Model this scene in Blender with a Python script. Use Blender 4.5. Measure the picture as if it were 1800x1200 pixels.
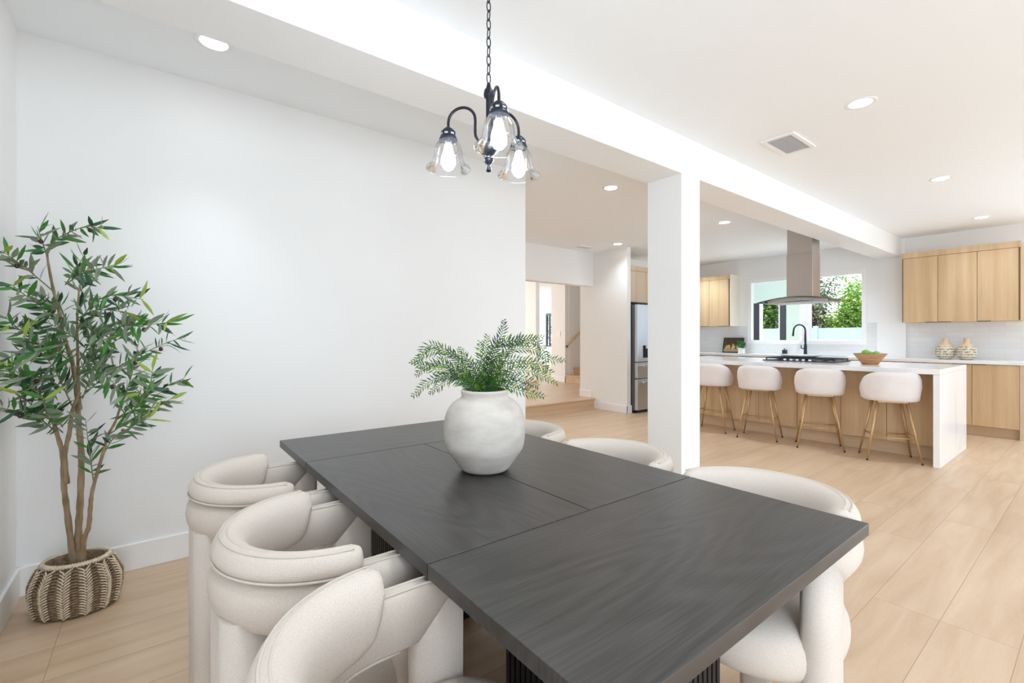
import bpy, bmesh, math, random
from mathutils import Vector, Matrix
PI = math.pi
sc = bpy.context.scene
for o in list(bpy.data.objects): bpy.data.objects.remove(o)
C = sc.collection

# ---------------------------------------------------------------- camera, world, light, exposure
FPX, HORY, CH = 811.5, 592.2, 1.225
YAW = math.radians(52.39)                    # angle from the view direction to +X
FW = Vector((math.cos(YAW), math.sin(YAW), 0)); RT = Vector((math.sin(YAW), -math.cos(YAW), 0)); UP = Vector((0, 0, 1))
CAM = Vector((0, 0, CH))
cd = bpy.data.cameras.new('camera'); cam = bpy.data.objects.new('camera', cd); C.objects.link(cam)
cd.sensor_width = 36; cd.lens = 36 * FPX / 1800; cd.shift_y = -(600 - HORY) / 1800
cd.clip_start = 0.05; cd.clip_end = 200
cam.location = CAM; cam.rotation_euler = (PI / 2, 0, YAW - PI / 2)
sc.camera = cam
sc.view_settings.view_transform = 'Standard'; sc.view_settings.look = 'None'
sc.view_settings.gamma = 1; sc.view_settings.use_curve_mapping = False
sc.view_settings.exposure = 0.22
cy = sc.cycles
cy.max_bounces = 14; cy.diffuse_bounces = 11; cy.glossy_bounces = 4; cy.transmission_bounces = 6; cy.transparent_max_bounces = 12
cy.caustics_reflective = False; cy.caustics_refractive = False; cy.sample_clamp_indirect = 8; cy.use_denoising = True

w = bpy.data.worlds.new('world'); sc.world = w; w.use_nodes = True
nt = w.node_tree; nt.nodes.clear()
wo = nt.nodes.new('ShaderNodeOutputWorld'); bg = nt.nodes.new('ShaderNodeBackground')
tc = nt.nodes.new('ShaderNodeTexCoord'); sp = nt.nodes.new('ShaderNodeSeparateXYZ'); cr = nt.nodes.new('ShaderNodeValToRGB')
nt.links.new(tc.outputs['Generated'], sp.inputs[0]); nt.links.new(sp.outputs['Z'], cr.inputs[0])
cr.color_ramp.elements[0].position = 0.0; cr.color_ramp.elements[0].color = (0.95, 0.97, 1, 1)
cr.color_ramp.elements[1].position = 0.7; cr.color_ramp.elements[1].color = (0.45, 0.66, 1, 1)
nt.links.new(cr.outputs[0], bg.inputs[0]); nt.links.new(bg.outputs[0], wo.inputs[0]); bg.inputs[1].default_value = 1.25

def light(name, kind, loc, energy, size=None, aim=None, color=(1, 1, 1), angle=None):
    l = bpy.data.lights.new(name, kind); o = bpy.data.objects.new(name, l); C.objects.link(o)
    l.energy = energy; l.color = color; o.location = loc
    if kind == 'AREA': l.shape = 'RECTANGLE'; l.size, l.size_y = size
    if angle: l.angle = angle
    if aim: o.rotation_euler = Vector(aim).to_track_quat('-Z', 'Z' if abs(aim[2]) < .9 else 'Y').to_euler()
    return o
light('sun', 'SUN', (10, 0, 20), 14, aim=(-0.30, -0.42, -0.86), angle=0.01, color=(1, .96, .9))
DAY = (0.81, 0.91, 1.0)
light('daylight_rear_glazing', 'AREA', (3.9, -3.30, 1.25), 52, (8.0, 2.2), (0, 1, .25), DAY)
light('daylight_side_door', 'AREA', (8.56, -1.7, 1.15), 60, (2.4, 2.1), (-1, 0, 0), (0.66, 0.84, 1))
light('added_fill_left', 'AREA', (-.47, -1.85, 1.35), 66, (2.2, 1.9), (1, .75, 0.05), DAY)  # added fill lamp for the dark lower left, no window known there
light('added_fill_hall', 'AREA', (4.8, 10.8, 1.5), 80, (3.5, 2.0), (0, -1, 0), (1, .98, .96))  # added lamp that lights the hall from in front of a solid wall
light('daylight_far_room', 'AREA', (9.8, 14.3, 1.5), 110, (3.4, 2.0), (0, -1, 0), DAY)

# ---------------------------------------------------------------- helpers
def at(u, v, d):
    """point d metres ahead of the camera seen at pixel u, v"""
    return CAM + d * (FW + RT * ((u - 900) / FPX) + UP * ((HORY - v) / FPX))
def tag(o, label=None, cat=None, group=None, kind=None):
    if label: o['label'] = label
    if cat: o['category'] = cat
    if group: o['group'] = group
    if kind: o['kind'] = kind
    return o
def thing(name, label, cat, loc=(0, 0, 0), rotz=0, group=None):
    o = bpy.data.objects.new(name, None); C.objects.link(o); o.empty_display_size = .1
    o.location = loc; o.rotation_euler = (0, 0, rotz)
    return tag(o, label, cat, group)
class MB:
    def __init__(s): s.bm = bmesh.new(); s.mi = 0
    def _f(s, vs, smooth=False):
        try: f = s.bm.faces.new(vs)
        except ValueError: return None
        f.material_index = s.mi; f.smooth = smooth; return f
    def box(s, a, b, M=None):
        x0, y0, z0 = a; x1, y1, z1 = b
        p = [(x0,y0,z0),(x1,y0,z0),(x1,y1,z0),(x0,y1,z0),(x0,y0,z1),(x1,y0,z1),(x1,y1,z1),(x0,y1,z1)]
        v = [s.bm.verts.new(M @ Vector(q) if M else q) for q in p]
        for f in ((3,2,1,0),(4,5,6,7),(0,1,5,4),(1,2,6,5),(2,3,7,6),(3,0,4,7)): s._f([v[i] for i in f])
        return s
    def loft(s, rings, closed=True, cap=True, smooth=True, loop=False):
        R = [[s.bm.verts.new(p) for p in r] for r in rings]; n = len(R[0])
        m = n if closed else n - 1
        for a in range(len(R) if loop else len(R) - 1):
            A, B = R[a], R[(a + 1) % len(R)]
            for i in range(m): s._f([A[i], A[(i+1) % n], B[(i+1) % n], B[i]], smooth)
        if cap and closed and not loop: s._f(R[0][::-1], False); s._f(R[-1], False)
        return s
    def tube(s, pts, r, n=8, cap=True):
        pts = [Vector(p) for p in pts]; rr = r if isinstance(r, (list, tuple)) else [r] * len(pts)
        rings = []; up = None
        for i, p in enumerate(pts):
            t = (pts[min(i+1, len(pts)-1)] - pts[max(i-1, 0)]).normalized()
            if up is None: up = Vector((0,0,1)) if abs(t.z) < .9 else Vector((1,0,0))
            x = t.cross(up).normalized(); up = x.cross(t).normalized()
            rings.append([p + (x * math.cos(2*PI*k/n) + up * math.sin(2*PI*k/n)) * rr[i] for k in range(n)])
        return s.loft(rings, True, cap)
    def lathe(s, prof, c=(0, 0, 0), n=32, sx=1, sy=1, cap=False):
        rings = [[(c[0] + r*sx*math.cos(2*PI*k/n), c[1] + r*sy*math.sin(2*PI*k/n), c[2] + z) for k in range(n)] for r, z in prof]
        return s.loft(rings, True, cap)
    def ell(s, c, r, n=12, m=8):
        prof = [(math.sin(PI*(i+.02)/(m+.04)), -math.cos(PI*(i+.02)/(m+.04))) for i in range(m+1)]
        rings = [[(c[0] + r[0]*q*math.cos(2*PI*k/n), c[1] + r[1]*q*math.sin(2*PI*k/n), c[2] + r[2]*z) for k in range(n)] for q, z in prof]
        return s.loft(rings)
    def build(s, name, mat, parent=None, bevel=0, sub=0, seg=2):
        bmesh.ops.recalc_face_normals(s.bm, faces=s.bm.faces)
        me = bpy.data.meshes.new(name); s.bm.to_mesh(me); s.bm.free()
        for m in (mat if isinstance(mat, (list, tuple)) else [mat]): me.materials.append(m)
        o = bpy.data.objects.new(name, me); C.objects.link(o)
        if parent: o.parent = parent
        if bevel:
            b = o.modifiers.new('b', 'BEVEL'); b.width = bevel; b.segments = seg; b.limit_method = 'ANGLE'
        if sub:
            b = o.modifiers.new('s', 'SUBSURF'); b.levels = b.render_levels = sub
        return o
def spline(pts, n):
    P = [Vector(p) for p in pts]; P = [2*P[0]-P[1]] + P + [2*P[-1]-P[-2]]; out = []
    for i in range(1, len(P) - 2):
        for k in range(n):
            t = k / n; a, b, c, d = P[i-1:i+3]
            out.append(.5*((2*b) + (c-a)*t + (2*a-5*b+4*c-d)*t*t + (3*b-a-3*c+d)*t**3))
    out.append(P[-2].copy()); return out
def copy_tree(o, parent=None):
    c = o.copy(); C.objects.link(c)
    if parent: c.parent = parent
    for ch in [x for x in bpy.data.objects if x.parent == o]: copy_tree(ch, c)
    return c

# ---------------------------------------------------------------- materials
def mat(name, col, rough=.6, metal=0, **k):
    m = bpy.data.materials.new(name); m.use_nodes = True; p = m.node_tree.nodes['Principled BSDF']
    p.inputs['Base Color'].default_value = (*col, 1); p.inputs['Roughness'].default_value = rough; p.inputs['Metallic'].default_value = metal
    for kk, v in k.items(): p.inputs[kk.replace('_', ' ')].default_value = v
    return m
def N(m, t, **k):
    n = m.node_tree.nodes.new(t)
    for a, b in k.items(): setattr(n, a, b)
    return n
def vary(m, c1, c2, scale=(1,1,1), nscale=5, detail=4, bump=0, bdist=.002, lo=.3, hi=.7, coord='Object', dist=0):
    L = m.node_tree.links; p = m.node_tree.nodes['Principled BSDF']
    t = N(m, 'ShaderNodeTexCoord'); mp = N(m, 'ShaderNodeMapping'); mp.inputs['Scale'].default_value = scale
    no = N(m, 'ShaderNodeTexNoise'); no.inputs['Scale'].default_value = nscale; no.inputs['Detail'].default_value = detail; no.inputs['Distortion'].default_value = dist
    r = N(m, 'ShaderNodeValToRGB'); r.color_ramp.elements[0].position = lo; r.color_ramp.elements[1].position = hi
    r.color_ramp.elements[0].color = (*c1, 1); r.color_ramp.elements[1].color = (*c2, 1)
    L.new(t.outputs[coord], mp.inputs[0]); L.new(mp.outputs[0], no.inputs[0]); L.new(no.outputs[0], r.inputs[0]); L.new(r.outputs[0], p.inputs['Base Color'])
    if bump:
        b = N(m, 'ShaderNodeBump'); b.inputs['Strength'].default_value = bump; b.inputs['Distance'].default_value = bdist
        L.new(no.outputs[0], b.inputs['Height']); L.new(b.outputs[0], p.inputs['Normal'])
    return m
def emis(name, col, s):
    m = bpy.data.materials.new(name); m.use_nodes = True; p = m.node_tree.nodes['Principled BSDF']
    p.inputs['Base Color'].default_value = (*col, 1); p.inputs['Emission Color'].default_value = (*col, 1); p.inputs['Emission Strength'].default_value = s
    return m
def glass(name, tint=(1,1,1), refl=.10, rough=0.0, spec=1.0):
    m = bpy.data.materials.new(name); m.use_nodes = True; t = m.node_tree; t.nodes.clear(); L = t.links
    o = N(m,'ShaderNodeOutputMaterial'); mx = N(m,'ShaderNodeMixShader'); tr = N(m,'ShaderNodeBsdfTransparent'); gl = N(m,'ShaderNodeBsdfGlossy'); lw = N(m,'ShaderNodeLayerWeight')
    tr.inputs[0].default_value = (*tint, 1); gl.inputs['Roughness'].default_value = rough; lw.inputs[0].default_value = refl
    ml = N(m, 'ShaderNodeMath', operation='MULTIPLY'); ml.inputs[1].default_value = spec
    L.new(lw.outputs['Fresnel'], ml.inputs[0]); L.new(ml.outputs[0], mx.inputs[0]); L.new(tr.outputs[0], mx.inputs[1]); L.new(gl.outputs[0], mx.inputs[2]); L.new(mx.outputs[0], o.inputs[0])
    return m

M_wall = vary(mat('wall_paint', (.87,.87,.86), .75), (.815,.825,.830), (.835,.845,.850), nscale=1.2, bump=0)
M_ceil = mat('ceiling_paint', (.865,.90,.93), .85)
M_trim = mat('trim_paint', (.86,.87,.88), .4)
M_fabric = vary(mat('cream_fabric', (.8,.75,.68), .95), (.555,.495,.44), (.62,.56,.50), nscale=420, detail=2, bump=.55, bdist=.0016, lo=.35, hi=.6)
M_piping = mat('cream_piping', (.56,.51,.45), .9)
M_pvel = vary(mat('pale_velvet', (.74,.70,.70), .9), (.73,.69,.685), (.79,.755,.755), nscale=6)
M_pvel.node_tree.nodes['Principled BSDF'].inputs['Sheen Weight'].default_value = .3
M_gold = mat('brushed_brass_wood', (.55,.36,.19), .38, .55)
M_blk = mat('black_rubber', (.02,.02,.02), .6)
M_bronze = mat('dark_bronze', (.022,.024,.034), .38, .6)
M_blkmetal = mat('matt_black_metal', (.016,.022,.032), .4, .3)
M_steel = vary(mat('brushed_steel', (.55,.54,.53), .3, 1), (.60,.65,.71), (.70,.75,.81), scale=(60,60,1), nscale=3)
M_steel.node_tree.nodes['Principled BSDF'].inputs['Roughness'].default_value = .42
M_hood = mat('hood_steel', (.50,.465,.44), .34, .92)
M_steeldark = mat('dark_grey_side', (.13,.13,.135), .5, .3)
M_quartz = vary(mat('white_quartz', (.86,.87,.89), .12), (.88,.885,.90), (.76,.78,.82), scale=(1,1,.6), nscale=2.3, detail=8, lo=.56, hi=.78, dist=1.2)
M_glass = glass('clear_glass', (.98,.985,.99), .3, 0.06, .8)
M_pane = glass('window_glass', (.97,.99,.98), .12, 0, .7)
M_canopy = glass('smoked_glass_canopy', (.66,.74,.72), .35)
M_bulb = emis('lit_bulb', (.93,.97,1), 60)
M_led = emis('led_disc', (1,.99,.97), 14)
M_ceramic = vary(mat('rough_ceramic', (.7,.68,.64), .95), (.42,.385,.345), (.56,.525,.485), scale=(1,1,2.2), nscale=11, detail=8, bump=.5, bdist=.004, lo=.25, hi=.62)
M_greens = [mat('fern_green', (.05,.15,.012), .5), mat('fern_deep_green', (.018,.06,.025), .5), mat('fern_yellow_green', (.22,.31,.05), .5)]
M_leaf = [mat('olive_leaf_green', (.05,.19,.03), .45), mat('olive_leaf_sage', (.20,.255,.165), .65), mat('olive_leaf_deep', (.02,.085,.035), .45), mat('olive_leaf_lime', (.27,.38,.06), .5)]
M_bark = vary(mat('olive_bark', (.3,.22,.13), .9), (.20,.135,.07), (.36,.27,.17), scale=(1,1,.35), nscale=45, bump=.5, bdist=.003)
M_twig = mat('green_twig', (.20,.23,.09), .7)
M_olive = mat('dark_olive_fruit', (.055,.018,.02), .3)
M_soil = mat('dark_filling', (.05,.035,.025), 1)
M_bask_l = vary(mat('cream_seagrass', (.7,.6,.45), .9), (.56,.46,.33), (.78,.69,.55), nscale=60)
M_bask_d = vary(mat('brown_seagrass', (.2,.14,.09), .9), (.13,.085,.05), (.30,.215,.135), nscale=70, bump=.6, bdist=.003)
M_bowl = vary(mat('turned_wood', (.4,.2,.1), .45), (.30,.135,.055), (.52,.30,.15), scale=(1,1,5), nscale=9, detail=6)
M_apple = mat('green_apple', (.22,.44,.04), .35)
M_terra = mat('pale_terracotta', (.68,.50,.34), .85)
M_white = mat('white_glaze', (.85,.85,.85), .35)
M_dark = mat('dark_void', (.01,.01,.012), .8)
M_tblack = mat('black_slats', (.008,.008,.01), .5)
M_groove = mat('shadow_gap', (.16,.10,.05), .9)
M_stucco = mat('outside_stucco', (.55,.63,.56), .9)
M_vinyl = mat('white_vinyl', (.50,.60,.66), .5)
M_dframe = mat('dark_window_frame', (.035,.04,.055), .4)

def wood(name, c1, c2, c3, axis='z', rough=.45, s=1.0):
    """straight veneer grain along one axis"""
    m = mat(name, c2, rough); L = m.node_tree.links; p = m.node_tree.nodes['Principled BSDF']
    t = N(m,'ShaderNodeTexCoord'); mp = N(m,'ShaderNodeMapping')
    k = {'x': (.35,9,9), 'y': (9,.35,9), 'z': (9,9,.35)}[axis]; mp.inputs['Scale'].default_value = [q*s for q in k]
    a = N(m,'ShaderNodeTexNoise'); a.inputs['Scale'].default_value = 1.1; a.inputs['Detail'].default_value = 3
    b = N(m,'ShaderNodeTexNoise'); b.inputs['Scale'].default_value = 14; b.inputs['Detail'].default_value = 4
    mx = N(m,'ShaderNodeMath', operation='MULTIPLY_ADD'); mx.inputs[1].default_value = .35
    r = N(m,'ShaderNodeValToRGB'); e = r.color_ramp.elements; e[0].position = .45; e[1].position = .9; e[0].color = (*c1,1); e[1].color = (*c3,1)
    q = e.new(.68); q.color = (*c2,1)
    L.new(t.outputs['Object'], mp.inputs[0]); L.new(mp.outputs[0], a.inputs[0]); L.new(mp.outputs[0], b.inputs[0])
    L.new(b.outputs[0], mx.inputs[0]); L.new(a.outputs[0], mx.inputs[2]); L.new(mx.outputs[0], r.inputs[0]); L.new(r.outputs[0], p.inputs['Base Color'])
    return m
M_oak = wood('oak_veneer', (.50,.335,.185), (.60,.425,.25), (.68,.505,.325))
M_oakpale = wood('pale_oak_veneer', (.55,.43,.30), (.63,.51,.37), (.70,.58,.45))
M_oaktoe = wood('oak_plinth', (.50,.355,.215), (.58,.43,.275), (.64,.49,.33), 'y')
M_stepwood = wood('oak_step', (.50,.34,.20), (.58,.41,.26), (.66,.49,.33), 'x')

def floor_mat():
    m = mat('oak_plank_floor', (.6,.45,.3), .38); L = m.node_tree.links; p = m.node_tree.nodes['Principled BSDF']
    t = N(m,'ShaderNodeTexCoord'); mp = N(m,'ShaderNodeMapping'); mp.inputs['Location'].default_value = (.32, -.452+.233*20, 0)
    br = N(m,'ShaderNodeTexBrick'); br.offset = .37; br.offset_frequency = 3; br.squash = 1
    br.inputs['Color1'].default_value = (0,0,0,1); br.inputs['Color2'].default_value = (1,1,1,1); br.inputs['Mortar'].default_value = (.5,.5,.5,1)
    br.inputs['Scale'].default_value = 1; br.inputs['Mortar Size'].default_value = .0012; br.inputs['Mortar Smooth'].default_value = .1
    br.inputs['Bias'].default_value = 0; br.inputs['Brick Width'].default_value = 1.5; br.inputs['Row Height'].default_value = .233
    L.new(t.outputs['Object'], mp.inputs[0]); L.new(mp.outputs[0], br.inputs[0])
    m2 = N(m,'ShaderNodeMapping'); m2.inputs['Scale'].default_value = (.9,7,1)
    L.new(t.outputs['Object'], m2.inputs[0])
    off = N(m,'ShaderNodeVectorMath', operation='ADD'); L.new(m2.outputs[0], off.inputs[0])
    sh = N(m,'ShaderNodeVectorMath', operation='SCALE'); sh.inputs['Scale'].default_value = 13; L.new(br.outputs['Color'], sh.inputs[0]); L.new(sh.outputs[0], off.inputs[1])
    a = N(m,'ShaderNodeTexNoise'); a.inputs['Scale'].default_value = 1.5; a.inputs['Detail'].default_value = 5; a.inputs['Distortion'].default_value = .7; L.new(off.outputs[0], a.inputs[0])
    b = N(m,'ShaderNodeTexNoise'); b.inputs['Scale'].default_value = 24; b.inputs['Detail'].default_value = 3; L.new(off.outputs[0], b.inputs[0])
    s1 = N(m,'ShaderNodeMath', operation='MULTIPLY_ADD'); s1.inputs[1].default_value = .22; L.new(b.outputs[0], s1.inputs[0]); L.new(a.outputs[0], s1.inputs[2])
    s2 = N(m,'ShaderNodeMath', operation='MULTIPLY_ADD'); s2.inputs[1].default_value = .12; L.new(br.outputs['Color'], s2.inputs[0]); L.new(s1.outputs[0], s2.inputs[2])
    r = N(m,'ShaderNodeValToRGB'); e = r.color_ramp.elements; e[0].position = .42; e[1].position = .95; e[0].color = (.52,.36,.225,1); e[1].color = (.66,.505,.36,1)
    q = e.new(.66); q.color = (.59,.43,.29,1)
    L.new(s2.outputs[0], r.inputs[0])
    mx = N(m,'ShaderNodeMix', data_type='RGBA'); mx.inputs['B'].default_value = (.34,.22,.13,1)
    fm = N(m,'ShaderNodeMath', operation='MULTIPLY'); fm.inputs[1].default_value = 1.0; L.new(br.outputs['Fac'], fm.inputs[0])
    L.new(fm.outputs[0], mx.inputs['Factor']); L.new(r.outputs[0], mx.inputs['A']); L.new(mx.outputs['Result'], p.inputs['Base Color'])
    return m
M_floor = floor_mat()

def table_mat(axis):
    m = mat('charcoal_ash_' + axis, (.03,.029,.028), .33); L = m.node_tree.links; p = m.node_tree.nodes['Principled BSDF']
    t = N(m,'ShaderNodeTexCoord'); mp = N(m,'ShaderNodeMapping'); mp.inputs['Scale'].default_value = (.32,1.8,1.8) if axis == 'x' else (1.8,.32,1.8)
    no = N(m,'ShaderNodeTexNoise'); no.inputs['Scale'].default_value = 2.2; no.inputs['Detail'].default_value = 1
    ml = N(m,'ShaderNodeMath', operation='MULTIPLY'); ml.inputs[1].default_value = 120
    sn = N(m,'ShaderNodeMath', operation='SINE')
    m2 = N(m,'ShaderNodeMapping'); m2.inputs['Scale'].default_value = (4,160,1) if axis == 'x' else (160,4,1)
    n2 = N(m,'ShaderNodeTexNoise'); n2.inputs['Scale'].default_value = 1.5; n2.inputs['Detail'].default_value = 3
    ad = N(m,'ShaderNodeMath', operation='MULTIPLY_ADD'); ad.inputs[1].default_value = .10
    L.new(t.outputs['Object'], mp.inputs[0]); L.new(mp.outputs[0], no.inputs[0]); L.new(no.outputs[0], ml.inputs[0]); L.new(ml.outputs[0], sn.inputs[0])
    L.new(t.outputs['Object'], m2.inputs[0]); L.new(m2.outputs[0], n2.inputs[0]); L.new(sn.outputs[0], ad.inputs[0]); L.new(n2.outputs[0], ad.inputs[2])
    r = N(m,'ShaderNodeValToRGB'); e = r.color_ramp.elements; e[0].position = .3; e[1].position = .72; e[0].color = (.024,.022,.021,1); e[1].color = (.050,.046,.043,1)
    L.new(ad.outputs[0], r.inputs[0]); L.new(r.outputs[0], p.inputs['Base Color'])
    b = N(m,'ShaderNodeBump'); b.inputs['Strength'].default_value = .22; b.inputs['Distance'].default_value = .0012; L.new(ad.outputs[0], b.inputs['Height']); L.new(b.outputs[0], p.inputs['Normal'])
    return m
M_tabx, M_taby = table_mat('x'), table_mat('y')

def tile_mat():
    m = mat('pale_glazed_tile', (.75,.78,.80), .18); L = m.node_tree.links; p = m.node_tree.nodes['Principled BSDF']
    t = N(m,'ShaderNodeTexCoord'); mp = N(m,'ShaderNodeMapping'); mp.inputs['Rotation'].default_value = (0, PI/2, PI/2)
    sp = N(m,'ShaderNodeSeparateXYZ'); cb = N(m,'ShaderNodeCombineXYZ'); L.new(t.outputs['Object'], sp.inputs[0]); L.new(sp.outputs['Y'], cb.inputs[0]); L.new(sp.outputs['Z'], cb.inputs[1])
    br = N(m,'ShaderNodeTexBrick'); br.inputs['Color1'].default_value = (.70,.725,.745,1); br.inputs['Color2'].default_value = (.75,.77,.785,1); br.inputs['Mortar'].default_value = (.62,.64,.66,1)
    br.inputs['Scale'].default_value = 1; br.inputs['Mortar Size'].default_value = .0015; br.inputs['Brick Width'].default_value = .28; br.inputs['Row Height'].default_value = .072
    L.new(cb.outputs[0], br.inputs[0]); L.new(br.outputs['Color'], p.inputs['Base Color'])
    b = N(m,'ShaderNodeBump'); b.inputs['Strength'].default_value = .3; b.inputs['Distance'].default_value = .002; b.invert = True; L.new(br.outputs['Fac'], b.inputs['Height']); L.new(b.outputs[0], p.inputs['Normal'])
    return m
M_tile = tile_mat()

# ---------------------------------------------------------------- the room
CZ = 2.67
XL, YB, XK = -.522, 3.149, 8.70
def struct(name, boxes, m, bevel=0):
    b = MB()
    for q in boxes: b.box(*q)
    o = b.build(name, m, bevel=bevel); tag(o, kind='structure'); return o
struct('floor', [((-.75,-3.7,-.12),(8.9,5.45,0))], M_floor)
struct('floor_hall', [((2.0,5.47,-.12),(12.2,14.6,.175))], M_floor)
struct('trim_9', [((2.0,5.425,.0),(5.97,5.47,.158))], M_stepwood)
struct('trim_10', [((2.0,5.40,.158),(5.97,5.50,.182))], M_stepwood, .004)
struct('ceiling', [((-.75,-3.7,CZ),(8.9,5.45,CZ+.12))], M_ceil)
struct('ceiling_hall', [((2.0,5.6,2.75),(12.2,14.6,2.87))], M_ceil)
struct('wall_left', [((XL-.15,-.7,0),(XL,YB+.12,CZ)),((XL-.15,-3.6,0),(XL,-3.0,CZ)),((XL-.15,-3.0,0),(XL,-.7,.35)),((XL-.15,-3.0,2.32),(XL,-.7,CZ))], M_wall)  # unseen opening is added to go with the left fill lamp
struct('wall_back', [((XL-.15,YB,0),(2.575,YB+.12,CZ))], M_wall)
struct('wall_passage', [((2.05,YB+.12,0),(2.17,5.6,CZ))], M_wall)
struct('wall_header', [((2.05,5.45,2.10),(5.97,5.6,2.87))], M_wall)
struct('wall_hall_pier', [((5.97,4.73,0),(6.06,5.765,2.87))], M_wall)
struct('wall_kitchen_rear', [((6.06,5.45,0),(8.85,5.57,CZ))], M_wall)
# the rear glazing wall behind the viewpoint: solid panels around a wide opening
struct('wall_rear', [((XL-.15,-3.6,0),(-.15,-3.45,CZ)),((7.95,-3.6,0),(8.9,-3.45,CZ)),((-.15,-3.6,2.36),(7.95,-3.45,CZ)),((-.15,-3.6,0),(7.95,-3.45,.14))], M_wall)
# kitchen wall with window opening and the side door opening
WY0, WY1, WZ0, WZ1 = 2.335, 4.09, 1.125, 2.25
struct('wall_right', [((XK,2.6-5.0,2.2),(XK+.15,-.5,CZ)), ((XK,-3.6,0),(XK+.15,-2.9,CZ)), ((XK,-2.9,2.2),(XK+.15,-2.4,CZ)), ((XK,-.5,0),(XK+.15,WY0,CZ)),
    ((XK,WY0,0),(XK+.15,WY1,WZ0)), ((XK,WY0,WZ1),(XK+.15,WY1,CZ)), ((XK,WY1,0),(XK+.15,5.57,CZ))], M_wall)
struct('wall_window_pier', [((XK-.04,1.83,.93),(XK,2.17,CZ))], M_wall)
# beam and column
struct('wall_beam', [((XL,1.88,2.40),(XK-.0,2.165,CZ))], M_wall)
struct('wall_column', [((2.98,1.88,0),(3.222,2.165,2.40))], M_wall)
# baseboards
def base(name, a, b, z=.14, z0=0):
    return struct(name, [((a[0],a[1],z0),(b[0],b[1],z0+z))], M_trim, .004)
base('baseboard_back', (XL,YB-.015), (2.575,YB)); base('baseboard_left', (XL,-3.4), (XL+.015,YB))
base('baseboard_pier', (5.955,4.73-.015), (5.97,5.425), .125); base('baseboard_pier_end', (5.955,4.715), (6.075,4.73), .125)
base('baseboard_jamb', (5.955,5.50), (5.97,5.765), .125, .175)
# raised hall: far wall with an opening, stair side walls, bright far room
struct('wall_hall_far', [((7.5,8.76,.17),(7.62,14.4,2.75)), ((7.5,7.72,.17),(7.62,8.195,2.75))], M_wall)
base('baseboard_hall', (7.485,7.72), (7.5,8.195), .13, .175)
struct('wall_stair', [((7.62,7.70,.17),(10.6,7.80,2.87))], M_wall)
struct('wall_stair_near', [((7.5,6.42,.17),(10.6,6.50,2.87)), ((10.5,6.50,.17),(10.6,7.70,2.87))], M_wall)
struct('wall_hall_side', [((7.5,5.57,.17),(7.6,6.42,2.87))], M_wall)
struct('wall_hall_left', [((2.05,5.6,.17),(2.17,11,2.87))], M_wall)
struct('wall_hall_end', [((2.05,11,.17),(7.5,11.12,2.87))], M_wall)
struct('wall_far_room', [((12,7.8,.17),(12.12,12.55,2.87)), ((12,13.41,.17),(12.12,14.5,2.87)), ((12,12.55,.17),(12.12,13.41,.85)), ((12,12.55,2.14),(12.12,13.41,2.87)),
     ((7.62,14.4,.17),(12.12,14.5,2.87))], M_wall)
# far room window
b = MB().box((11.98,12.55,.85),(12.06,12.60,2.14)).box((11.98,13.36,.85),(12.06,13.41,2.14)).box((11.98,12.60,2.06),(12.06,13.36,2.14)).box((11.98,12.60,.85),(12.06,13.36,.90)).box((11.99,13.20,.9),(12.05,13.24,2.06))
wf = b.build('window_2', M_dframe); tag(wf, kind='structure')
MB().box((12.02,12.60,.90),(12.03,13.36,2.06)).build('pane', M_pane, wf)

# stairs up from the hall
st = thing('staircase', 'oak staircase rising behind the hall opening beside the handrail wall', 'stairs', (7.5,7.2,.176))
for i in range(9):
    b = MB().box((i*.27, -.58, 0), (i*.27+.275, .495, .165*(i+1)-.02)); b.build('riser', M_stepwood, st)
    b = MB().box((i*.27-.022, -.58, .165*(i+1)-.02), (i*.27+.27, .497, .165*(i+1)+.004)); b.build('tread', M_stepwood, st, .004)
hr = thing('handrail', 'slim oak handrail climbing the white stair wall', 'handrail', (7.5,7.66,1.0))
MB().tube([(.0,0,.02),(.6,0,.45),(1.8,0,1.28)], .022, 12).build('rail', M_oak, hr)
MB().tube([(.03,0,.02),(.03,.045,-.02)], .012, 8).ell((.0,0,.015),(.022,.024,.024)).build('bracket', M_blk, hr)
sw = thing('light_switch', 'white double light switch plate on the far hall wall', 'switch', (7.497,7.93,1.30))
MB().box((-.008,-.06,-.06),(0,.06,.06)).build('plate', M_white, sw, .002)
for k in (-.028,.028): MB().box((-.012,k-.017,-.033),(-.008,k+.017,.033)).build('rocker', M_white, sw, .001)

# ---------------------------------------------------------------- ceiling fittings
def downlight(x, y, lab):
    t = lab and thing('recessed_light', lab, 'ceiling light', (x, y, CZ), group='recessed ceiling lights')
    if lab: MB().lathe([(.058,-.001),(.078,-.003),(.083,-.002),(.083,0)], n=32).build('trim_ring', M_white, t)
    if lab: MB().lathe([(.0005,-.0015),(.060,-.0015)], n=32).build('led_disc', M_led, t)
    l = bpy.data.lights.new('downlight_beam', 'SPOT'); l.energy = (22 if (x, y) == (5.68, 4.68) else 80 if x > 7 else 50) if y > 2.9 else 19 if x > .5 else 26; l.color = (.80, .91, 1); l.spot_size = 1.45 if (x, y) == (.224, 2.69) else 2.3; l.spot_blend = 1; l.shadow_soft_size = .05
    lo = bpy.data.objects.new('downlight_beam', l); C.objects.link(lo); lo.location = (x, y, CZ - .02)
for hx, hy in ((1.22,.95),(-.05,.95),(-.1,-1.0),(1.22,-1.2),(3.45,-1.2),(5.675,-1.2),(7.9,-1.2)): downlight(hx, hy, None)   # out-of-view spots without fixtures, added as fill light
downlight(7.9, 2.98, 'recessed light over the kitchen sink hidden behind the range hood')
downlight(7.9, 4.68, 'recessed light in the rear kitchen corner hidden behind the column')
downlight(3.49, 4.68, 'recessed light in the passage hidden behind the dining wall')
downlight(.224, 2.69, 'recessed light above the tall olive tree and white dining wall')
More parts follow.
